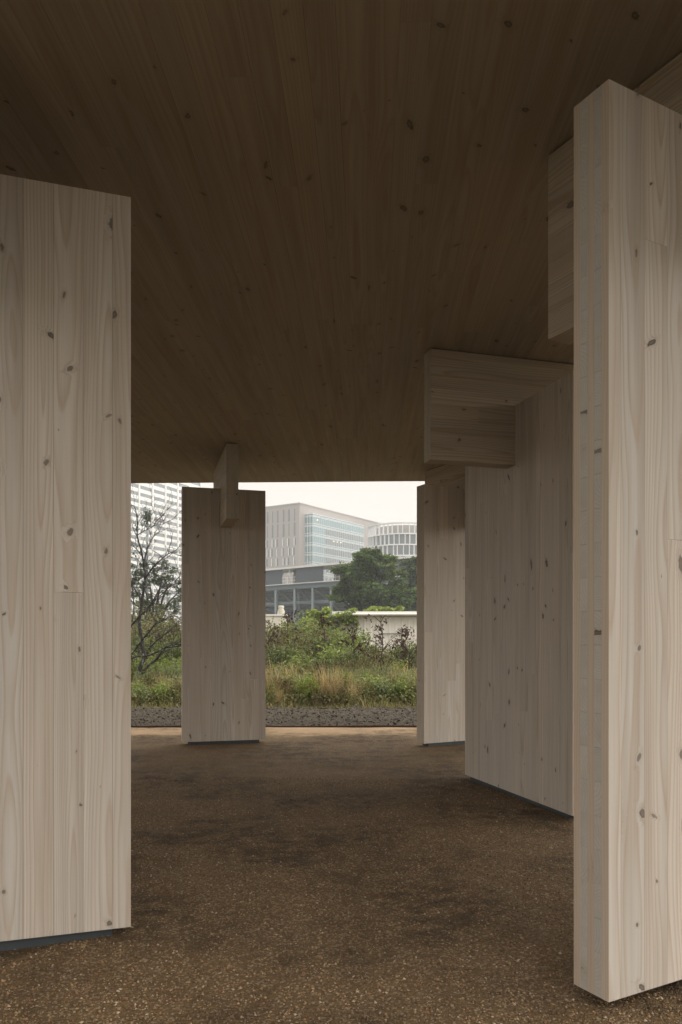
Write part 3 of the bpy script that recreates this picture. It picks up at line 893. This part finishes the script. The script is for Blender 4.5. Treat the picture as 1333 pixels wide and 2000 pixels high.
# ------------------------------------------------------------------ cream shed
def frame_matrix(o, d):
    d = Vector(d).normalized(); n = Vector((-d.y, d.x))
    return Matrix(((d.x, n.x, 0, o[0]), (d.y, n.y, 0, o[1]), (0, 0, 1, 0), (0, 0, 0, 1)))

def ribbed(L, z0, z1, pitch, depth, mat, name, parent, loc=(0, 0, 0), rot=(0, 0, 0)):
    """profiled sheet along local x, ribs facing local -y"""
    b = MB(); n = int(L / pitch); prof = []
    for k in range(n):
        x = k * pitch
        prof += [(x, 0), (x + pitch * 0.62, 0), (x + pitch * 0.70, -depth), (x + pitch * 0.92, -depth)]
    prof.append((L, 0))
    for x, y in prof: b.v += [(x, y, z0), (x, y, z1)]
    for k in range(len(prof) - 1): b.f.append((2 * k, 2 * k + 2, 2 * k + 3, 2 * k + 1))
    return b.build(name, mat, parent, loc, rot=rot)

Y = 37.0
shed = tag(empty('metal_shed', (ground_x(666, Y), Y, 0), ang(1, -0.06)), 'low cream ribbed metal shed with white eave and vines on its corner', 'shed')
SH = 1.5 + 58 / 1500 * Y
ribbed(17.0, 0, SH - 0.2, 0.3, 0.03, M['shed'], 'wall', shed)
ribbed(9.0, 0, SH - 0.2, 0.3, 0.03, M['shed'], 'wall', shed, (0, 9.0, 0), (0, 0, -math.pi / 2))
MB().box(-0.03, 0.14, -0.045, 0.10, 0, SH - 0.2).build('corner_trim', M['shed_roof'], shed)
rf = MB()
rf.v = [(-0.4, -0.35, SH - 0.14), (17.3, -0.35, SH - 0.14), (17.3, -0.35, SH + 0.06), (-0.4, -0.35, SH + 0.06), (-0.4, 4.5, SH + 0.12), (17.3, 4.5, SH + 0.12), (-0.4, 9.3, SH + 0.0), (17.3, 9.3, SH + 0.0), (-0.4, 0.1, SH - 0.14), (17.3, 0.1, SH - 0.14)]
rf.f = [(0, 1, 2, 3), (3, 2, 5, 4), (4, 5, 7, 6), (0, 8, 9, 1)]
rf.build('roof', M['shed_roof'], shed)
MB().tube([(-0.3, -0.42, SH - 0.08), (17.2, -0.42, SH - 0.10)], 0.06, 8).build('gutter', M['shed_roof'], shed)
MB().tube([(1.9, -0.09, SH - 1.0), (2.9, -0.09, SH - 1.0)], 0.025, 6).build('pipe_rail', M['pole'], shed)

def vine_mat():
    g = np.random.default_rng(88)
    o = shed.matrix_basis if False else None
    base = Vector((ground_x(666, 37.0), 37.0, 0))
    root = tag(empty('vine_mat', base), 'bright leafy vine spilling over the corner and roof edge of the cream shed', 'vine')
    C = []
    blobs = [(0.35, -0.45, SH - 0.35, 0.3, 0.2, 0.3, 260), (0.7, -0.45, SH - 0.5, 0.15, 0.15, 0.35, 110), (-0.5, -0.2, SH - 1.2, 0.6, 0.5, 0.9, 700)]
    for k in range(22):
        x = g.uniform(-1.7, 0.6); blobs.append((x, g.uniform(-0.5, 0.1), SH - 0.2 + g.uniform(-0.5, 0.35) * (1.0 if x < -0.3 else 0.45), g.uniform(0.15, 0.38), 0.25, g.uniform(0.12, 0.3), 130))
    for k in range(16):
        x = g.uniform(0.4, 2.9) ; blobs.append((x, g.uniform(0.1, 0.9), SH + 0.06 + g.uniform(0.0, 0.2), g.uniform(0.15, 0.35), 0.25, g.uniform(0.05, 0.16), 70))
    for (cx, cy, cz, rx, ry, rz, n) in blobs:
        v = g.normal(0, 1, (n, 3)); v /= np.linalg.norm(v, axis=1, keepdims=True); v *= g.random((n, 1)) ** 0.4
        C.append(v * np.array([rx, ry, rz]) + np.array([cx, cy, cz]))
    V, F = leaves(np.concatenate(C), 0.19, g, 0.7, 0.5)
    link('foliage', np_mesh(V, F, M['leaf_bright']), root)
    st = MB()
    for k in range(6):
        x = -1.2 + 0.4 * k
        st.tube([(x * 0.6 - 0.5, -0.35, -0.1), (x * 0.8 - 0.3, -0.42, SH * 0.5), (x, -0.45, SH - 0.1), (x + 0.3, 0.3, SH + 0.2)], [0.03, 0.022, 0.015, 0.008], 5)
    st.build('stem', M['stem_dark'], root)
vine_mat()

# short white wall with a ribbed ornament on it
Y = 35.0
wx0, wz = px2(500, 1200, Y); wx1, _ = px2(560, 1200, Y)
ww = tag(empty('garden_wall', ((wx0 + wx1) / 2, Y, 0)), 'short whitewashed wall mostly swallowed by scrub, ribbed ornament on top', 'wall')
hw = (wx1 - wx0) / 2
MB().box(-hw, hw, -0.12, 0.12, -0.1, wz - 0.08).build('wall_body', M['cream'], ww)
MB().box(-hw - 0.04, hw + 0.04, -0.17, 0.17, wz - 0.08, wz).build('coping', M['shed_roof'], ww)
ox, _ = px2(549.5, 1196, Y)
orn = tag(empty('jar_ornament', (ox, Y, wz - 0.004)), 'small cream jar-shaped ornament with ribbed shoulders and flat lid', 'ornament')
MB().lathe([(0, 0), (0.15, 0), (0.17, 0.04), (0.17, 0.09), (0.135, 0.105), (0.168, 0.12), (0.165, 0.15), (0.125, 0.165), (0.155, 0.18), (0.15, 0.20), (0.11, 0.215), (0.135, 0.23), (0.13, 0.25), (0.10, 0.265), (0.10, 0.29), (0, 0.29)], 20).build('jar_body', M['cream'], orn, smooth=False)
MB().lathe([(0, 0.285), (0.125, 0.285), (0.13, 0.30), (0.13, 0.37), (0.11, 0.395), (0, 0.40)], 20).build('lid', M['cream'], orn)

# light pole behind the bare tree
Y = 62.0
pxx, pz = px2(288, 1012, Y)
lp = tag(empty('light_pole', (pxx, Y, 0)), 'tall slim grey light pole rising behind the bare tree', 'pole')
MB().tube([(0, 0, -0.1), (0, 0, pz * 0.5), (0, 0, pz - 0.2)], [0.12, 0.10, 0.08], 10).build('pole', M['pole'], lp, smooth=True)
for k, (x, z) in enumerate([(-0.3, 0.1), (0.3, 0.0), (-0.05, 0.45), (0.35, 0.42)]):
    MB().box(x * .6 - 0.12, x * .6 + 0.12, -0.2, 0.1, pz - 0.2 + z, pz + z).build('lamp_head', M['glass_dark'], lp)
MB().box(-0.2, 0.22, 0.1, 0.16, pz - 0.25, pz + 0.4).build('lamp_frame', M['pole'], lp)

# ------------------------------------------------------------------ grandstand
gs_o = Vector((-13.25, 135.7)); gs_d = Vector((0.757, -0.653))
def s_of(px):
    k = (px - 666.5) / 1500
    return (k * gs_o.y - gs_o.x) / (gs_d.x - k * gs_d.y)
gs = tag(empty('grandstand', (gs_o.x, gs_o.y, 0), math.atan2(gs_d.y, gs_d.x)), 'grey steel grandstand seen from behind with a long press box on top', 'grandstand')
ZB, ZT = 11.6, 14.15
S0, S1 = -22.0, 34.0
MB().box(S0, S1, -0.5, 5.0, ZT, ZT + 0.32).build('press_box_roof', M['frame_white'], gs)
MB().box(S0, S1, -0.25, 4.6, ZB - 0.28, ZB).build('floor_slab', M['steel_grey'], gs)
MB().box(S0, S1, -0.33, -0.255, ZB - 0.1, ZB + 0.02).build('floor_edge', M['frame_white'], gs)
opens = [(s_of(552), s_of(579)), (s_of(632), s_of(668)), (s_of(455), s_of(485)), (s_of(700), s_of(730))]
opens.sort()
edges = [S0 + 0.2] + [v for o in opens for v in o] + [S1 - 0.2]
for k in range(0, len(edges), 2):
    a0, a1 = edges[k], edges[k + 1]
    ribbed(a1 - a0, ZB + 0.025, ZT - 0.01, 0.24, 0.035, M['panel_grey'], 'wall_panel', gs, (a0, -0.12, 0))
    MB().box(a0, a1, -0.1, 0.05, ZB + 0.003, ZT - 0.003).build('wall_lining', M['brown_wall'], gs)
for (a0, a1) in opens:
    w = a1 - a0
    MB().box(a0 + 0.1, a0 + w * 0.42, 2.6, 2.75, ZB + 0.003, ZT - 0.003).build('inner_wall', M['brown_wall'], gs)
    MB().tube([(a0 + w * 0.62, 2.5, ZB), (a0 + w * 0.78, 2.5, ZT)], 0.09, 6).build('brace', M['steel_dark'], gs)
    MB().tube([(a0 + w * 0.5, 0.0, ZB), (a0 + w * 0.5, 0.0, ZT)], 0.07, 6).build('post', M['frame_white'], gs)
    for z in (ZB + 0.55, ZB + 1.1):
        MB().tube([(a0, -0.15, z), (a1, -0.15, z)], 0.04, 5).build('railing', M['frame_white'], gs)
    for k in range(5):
        x = a0 + w * (k + 0.5) / 5
        MB().tube([(x, -0.15, ZB), (x, -0.15, ZB + 1.1)], 0.03, 5).build('railing', M['frame_white'], gs)
    MB().box(a0 + 0.1, a1 - 0.1, 4.4, 4.5, ZB + 0.003, ZB + 1.0).build('parapet', M['panel_grey'], gs)
MB().box(S0, S1, -0.1, 0.35, ZB - 0.95, ZB - 0.285).build('edge_beam', M['steel_grey'], gs)
colpx = [430, 467, 503, 539, 576, 611, 647, 683, 720, 757]
for px in colpx:
    s = s_of(px)
    MB().box(s - 0.17, s + 0.17, -0.15, 0.2, -0.1, ZB - 0.96).build('column', M['steel_pale'], gs)
    if px == 576: MB().box(s + 0.45, s + 0.65, 0.3, 0.5, -0.1, ZB - 0.96).build('column', M['steel_grey'], gs)
    rk = MB()
    m = Matrix.Rotation(0, 4, 'X')
    rk.v = [(s - 0.12, 0.36, ZB - 1.0), (s + 0.12, 0.36, ZB - 1.0), (s + 0.12, 0.36, ZB - 0.45), (s - 0.12, 0.36, ZB - 0.45), (s - 0.12, 15, 2.0), (s + 0.12, 15, 2.0), (s + 0.12, 15, 2.5), (s - 0.12, 15, 2.5)]
    rk.f = [(0, 1, 2, 3), (4, 7, 6, 5), (0, 4, 5, 1), (3, 2, 6, 7), (0, 3, 7, 4), (1, 5, 6, 2)]
    rk.build('raker', M['steel_pale'], gs)
    for t in (5.0, 9.5):
        zt = ZB - 1.0 - (t - 0.36) / 14.64 * (ZB - 3.0)
        MB().box(s - 0.11, s + 0.11, t - 0.1, t + 0.1, -0.1, zt + 0.2).build('inner_column', M['steel_pale'], gs)
MB().box(S0, S1, 0.2, 0.45, 8.1, 8.55).build('tie_beam', M['steel_grey'], gs)
for k in range(16):
    t = 0.9 + k * 0.88; z = ZB - 0.75 - k * 0.55
    MB().box(S0, S1, t, t + 0.9, z, z + 0.07).build('tread', M['steel_deck'], gs)
    MB().box(S0, S1, t + 0.9, t + 0.95, z - 0.56, z + 0.06).build('riser', M['steel_grey'], gs)

# ------------------------------------------------------------------ concrete building with glazed bay
def window_mesh(w, h, mat, depth=0.3):
    return MB().box(-w / 2, w / 2, -0.02, depth, 0, h).mesh(mat)

corner = Vector((-17.3, 320.0))
dR = Vector((0.554, 0.832)); dL = Vector((-0.832, 0.554))
BH = 1.5 + 271.5 / 1500 * 320
blk = tag(empty('office_block', (corner.x, corner.y, 0), math.atan2(dR.y, dR.x)), 'pinkish concrete office block with slit windows and a glazed bay', 'building')
# local x runs along the right face (away), local y runs along the left face (to the left)
MB().box(0, 66, 0, 40, -0.1, BH).build('wall', M['conc_pink'], blk)
MB().box(-0.25, 66.25, -0.25, 40.25, BH, BH + 0.5).build('parapet', M['conc_pink'], blk)
FL = 4.05
cols_px = [576, 565, 554.5, 543, 533, 523]
def yloc(px):
    k = (px - 666.5) / 1500
    return (k * corner.y - corner.x) / (dL.x - k * dL.y)
ys = [yloc(p) for p in cols_px]
ys += [ys[-1] + 2.55 * (k + 1) for k in range(7)]
wm, wj = {}, {}
for r in range(11):
    if r == 0: z1, h = BH - 1.8, 5.2
    elif r == 1: z1, h = BH - 7.6, 5.6
    else: z1, h = BH - 7.6 - 6.4 - (r - 2) * FL, 3.2
    for i, yy in enumerate(ys):
        w = (0.55, 0.95, 0.8, 1.05)[(i * 3 + r * 5) % 4]
        shift = (0, 0.35, -0.3, 0.2)[(r * 3 + i) % 4] * (0 if r < 2 else 1)
        key = (w, h)
        if key not in wm:
            wm[key] = MB().box(-0.06, 0.3, -w / 2, w / 2, 0, h).mesh(M['glass_grey'])
            wj[key] = MB().box(-0.14, 0.25, w / 2 + 0.001, w / 2 + 0.34, 0, h).mesh(M['frame_white'])
        if z1 - h < 2: continue
        wn = link('window', wm[key], blk, (0, yy + shift, z1 - h))
        if r > 1: link('jamb', wj[key], wn)
# glazed bay on the right face
X0 = 3.9; BL = 40.0; PR = 4.0
GT = 1.5 + 251 / 1500 * 322.8
MB().box(X0, X0 + BL, -PR, 0.0, 0, GT).build('glazed_bay', M['glass_teal'], blk)
for k in range(14):
    z = GT - k * FL
    if z < 1: break
    for dz in (0.0, -0.75, -1.15):
        MB().box(X0 - 0.12, X0 + BL + 0.1, -PR - 0.12, -0.01, z + dz - 0.09, z + dz + 0.09).build('spandrel', M['frame_white'], blk)
    if k >= 1:
        MB().box(X0 + 9.5, X0 + BL - 0.3, -PR - 0.05, -PR + 0.2, z - 3.7, z - 1.35).build('window_band', M['glass_dark'], blk)
mm = MB().box(-0.05, 0.05, -0.18, 0.02, 0, GT - 1).mesh(M['frame_white'])
for k in range(28):
    link('mullion', mm, blk, (X0 + BL * k / 27, -PR, 0.5))
for k in range(1, 3):
    link('mullion', mm, blk, (X0, -PR + k * PR / 3, 0.5), (0, 0, math.pi / 2 * -1))
lm = N('lamp_glow'); em = lm.n('Emission'); em.inputs['Color'].default_value = (1, 0.85, 0.6, 1); em.inputs['Strength'].default_value = 0.6
lm.t.links.new(em.outputs[0], lm.out.inputs[0])
lampm = MB().box(-0.35, 0.35, -0.1, 0.1, -0.18, 0.18).mesh(lm.m)
for (x, z) in ((X0 + 15.5, GT - FL * 3 + 2.2), (X0 + 18.2, GT - FL * 3 + 2.2), (X0 + 21, GT - FL * 3 + 2.2), (X0 + 3.2, GT - 2.3)):
    link('ceiling_lamp', lampm, blk, (x, -PR - 0.1, z))

# ------------------------------------------------------------------ round glazed building
RY = 316.0; RR = 14.5
rx, _ = px2(788, 1100, RY)
rb = tag(empty('round_tower', (rx, RY, 0)), 'round white-framed glass building behind the big broadleaf tree', 'building')
RH = 1.5 + 236 / 1500 * (RY - RR)
def drum(r, z0, z1, mat, name, k=64, cap=True):
    b = MB(); b.lathe([(r, z0), (r, z1)] + ([(0, z1)] if cap else []), k)
    return b.build(name, mat, rb, smooth=False)
drum(RR - 0.7, 0, RH - 4.6, M['glass_dark'], 'glass_drum')
drum(RR - 3.5, RH - 4.6, RH - 0.7, M['conc_pink'], 'core')
for k in range(12):
    z = RH - k * 4.3
    if z < 2: break
    b = MB(); b.lathe([(RR - 1.2, z - 0.45), (RR + 0.12, z - 0.45), (RR + 0.12, z), (RR - 1.2, z), (RR - 1.2, z - 0.45)], 64)
    b.build('floor_ring', M['frame_white'], rb)
fm = MB().box(-0.14, 0.14, -0.75, 0.05, 0, 3.84).mesh(M['frame_white'])
g = random.Random(4)
for k in range(12):
    z = RH - (k + 1) * 4.3
    if z < 8: break
    n = 42
    for j in range(n):
        a = 2 * math.pi * (j + 0.33 * (k % 2) + g.uniform(-0.16, 0.16)) / n
        if math.sin(a) > 0.35: continue
        link('fin', fm, rb, (RR * math.cos(a), RR * math.sin(a), z), (0, 0, a + math.pi / 2 + math.pi))

# ------------------------------------------------------------------ white banded tower on the left
tw_o = Vector((-107.0, 380.0)); tw_d = Vector((0.405, 0.914))
tw = tag(empty('office_tower', (tw_o.x, tw_o.y, 0), math.atan2(tw_d.y, tw_d.x)), 'tall white office tower with bands of dark windows fading into mist', 'building')
TF, TB, NB, NF = 3.72, 10.9, 9, 30
TX0 = -3 * TB
MB().box(TX0, TX0 + NB * TB, 0.4, 40, -0.1, NF * TF + 2).build('tower_body', M['conc_white'], tw)
wmesh = MB().box(0.55, TB - 0.55, 0.25, 0.45, 0, 1.85).mesh(M['glass_grey'])
for f_ in range(NF):
    z = f_ * TF + 1.7
    MB().box(TX0, TX0 + NB * TB, 0.0, 0.41, f_ * TF + 1.86 + 1.7, (f_ + 1) * TF + 1.69).build('spandrel', M['conc_white'], tw)
    for b_ in range(NB):
        link('window', wmesh, tw, (TX0 + b_ * TB, 0, z))
for b_ in range(NB + 1):
    MB().box(TX0 + b_ * TB - 0.5, TX0 + b_ * TB + 0.5, -0.35, 0.42, 0, NF * TF + 2.2).build('pier', M['conc_white'], tw)

# ------------------------------------------------------------------ misty air
hz = MB().box(-700, 700, -310, 700, -1.2, 118)
hm = N('misty_air')
pv = hm.n('VolumePrincipled')
pv.inputs['Color'].default_value = (0.88, 0.94, 1.0, 1)
pv.inputs['Density'].default_value = 0.0009
pv.inputs['Anisotropy'].default_value = 0.0
hm.t.links.new(pv.outputs[0], hm.out.inputs['Volume'])
tag(hz.build('haze', hm.m), 'thin pale morning mist in the air', 'haze', kind='stuff')
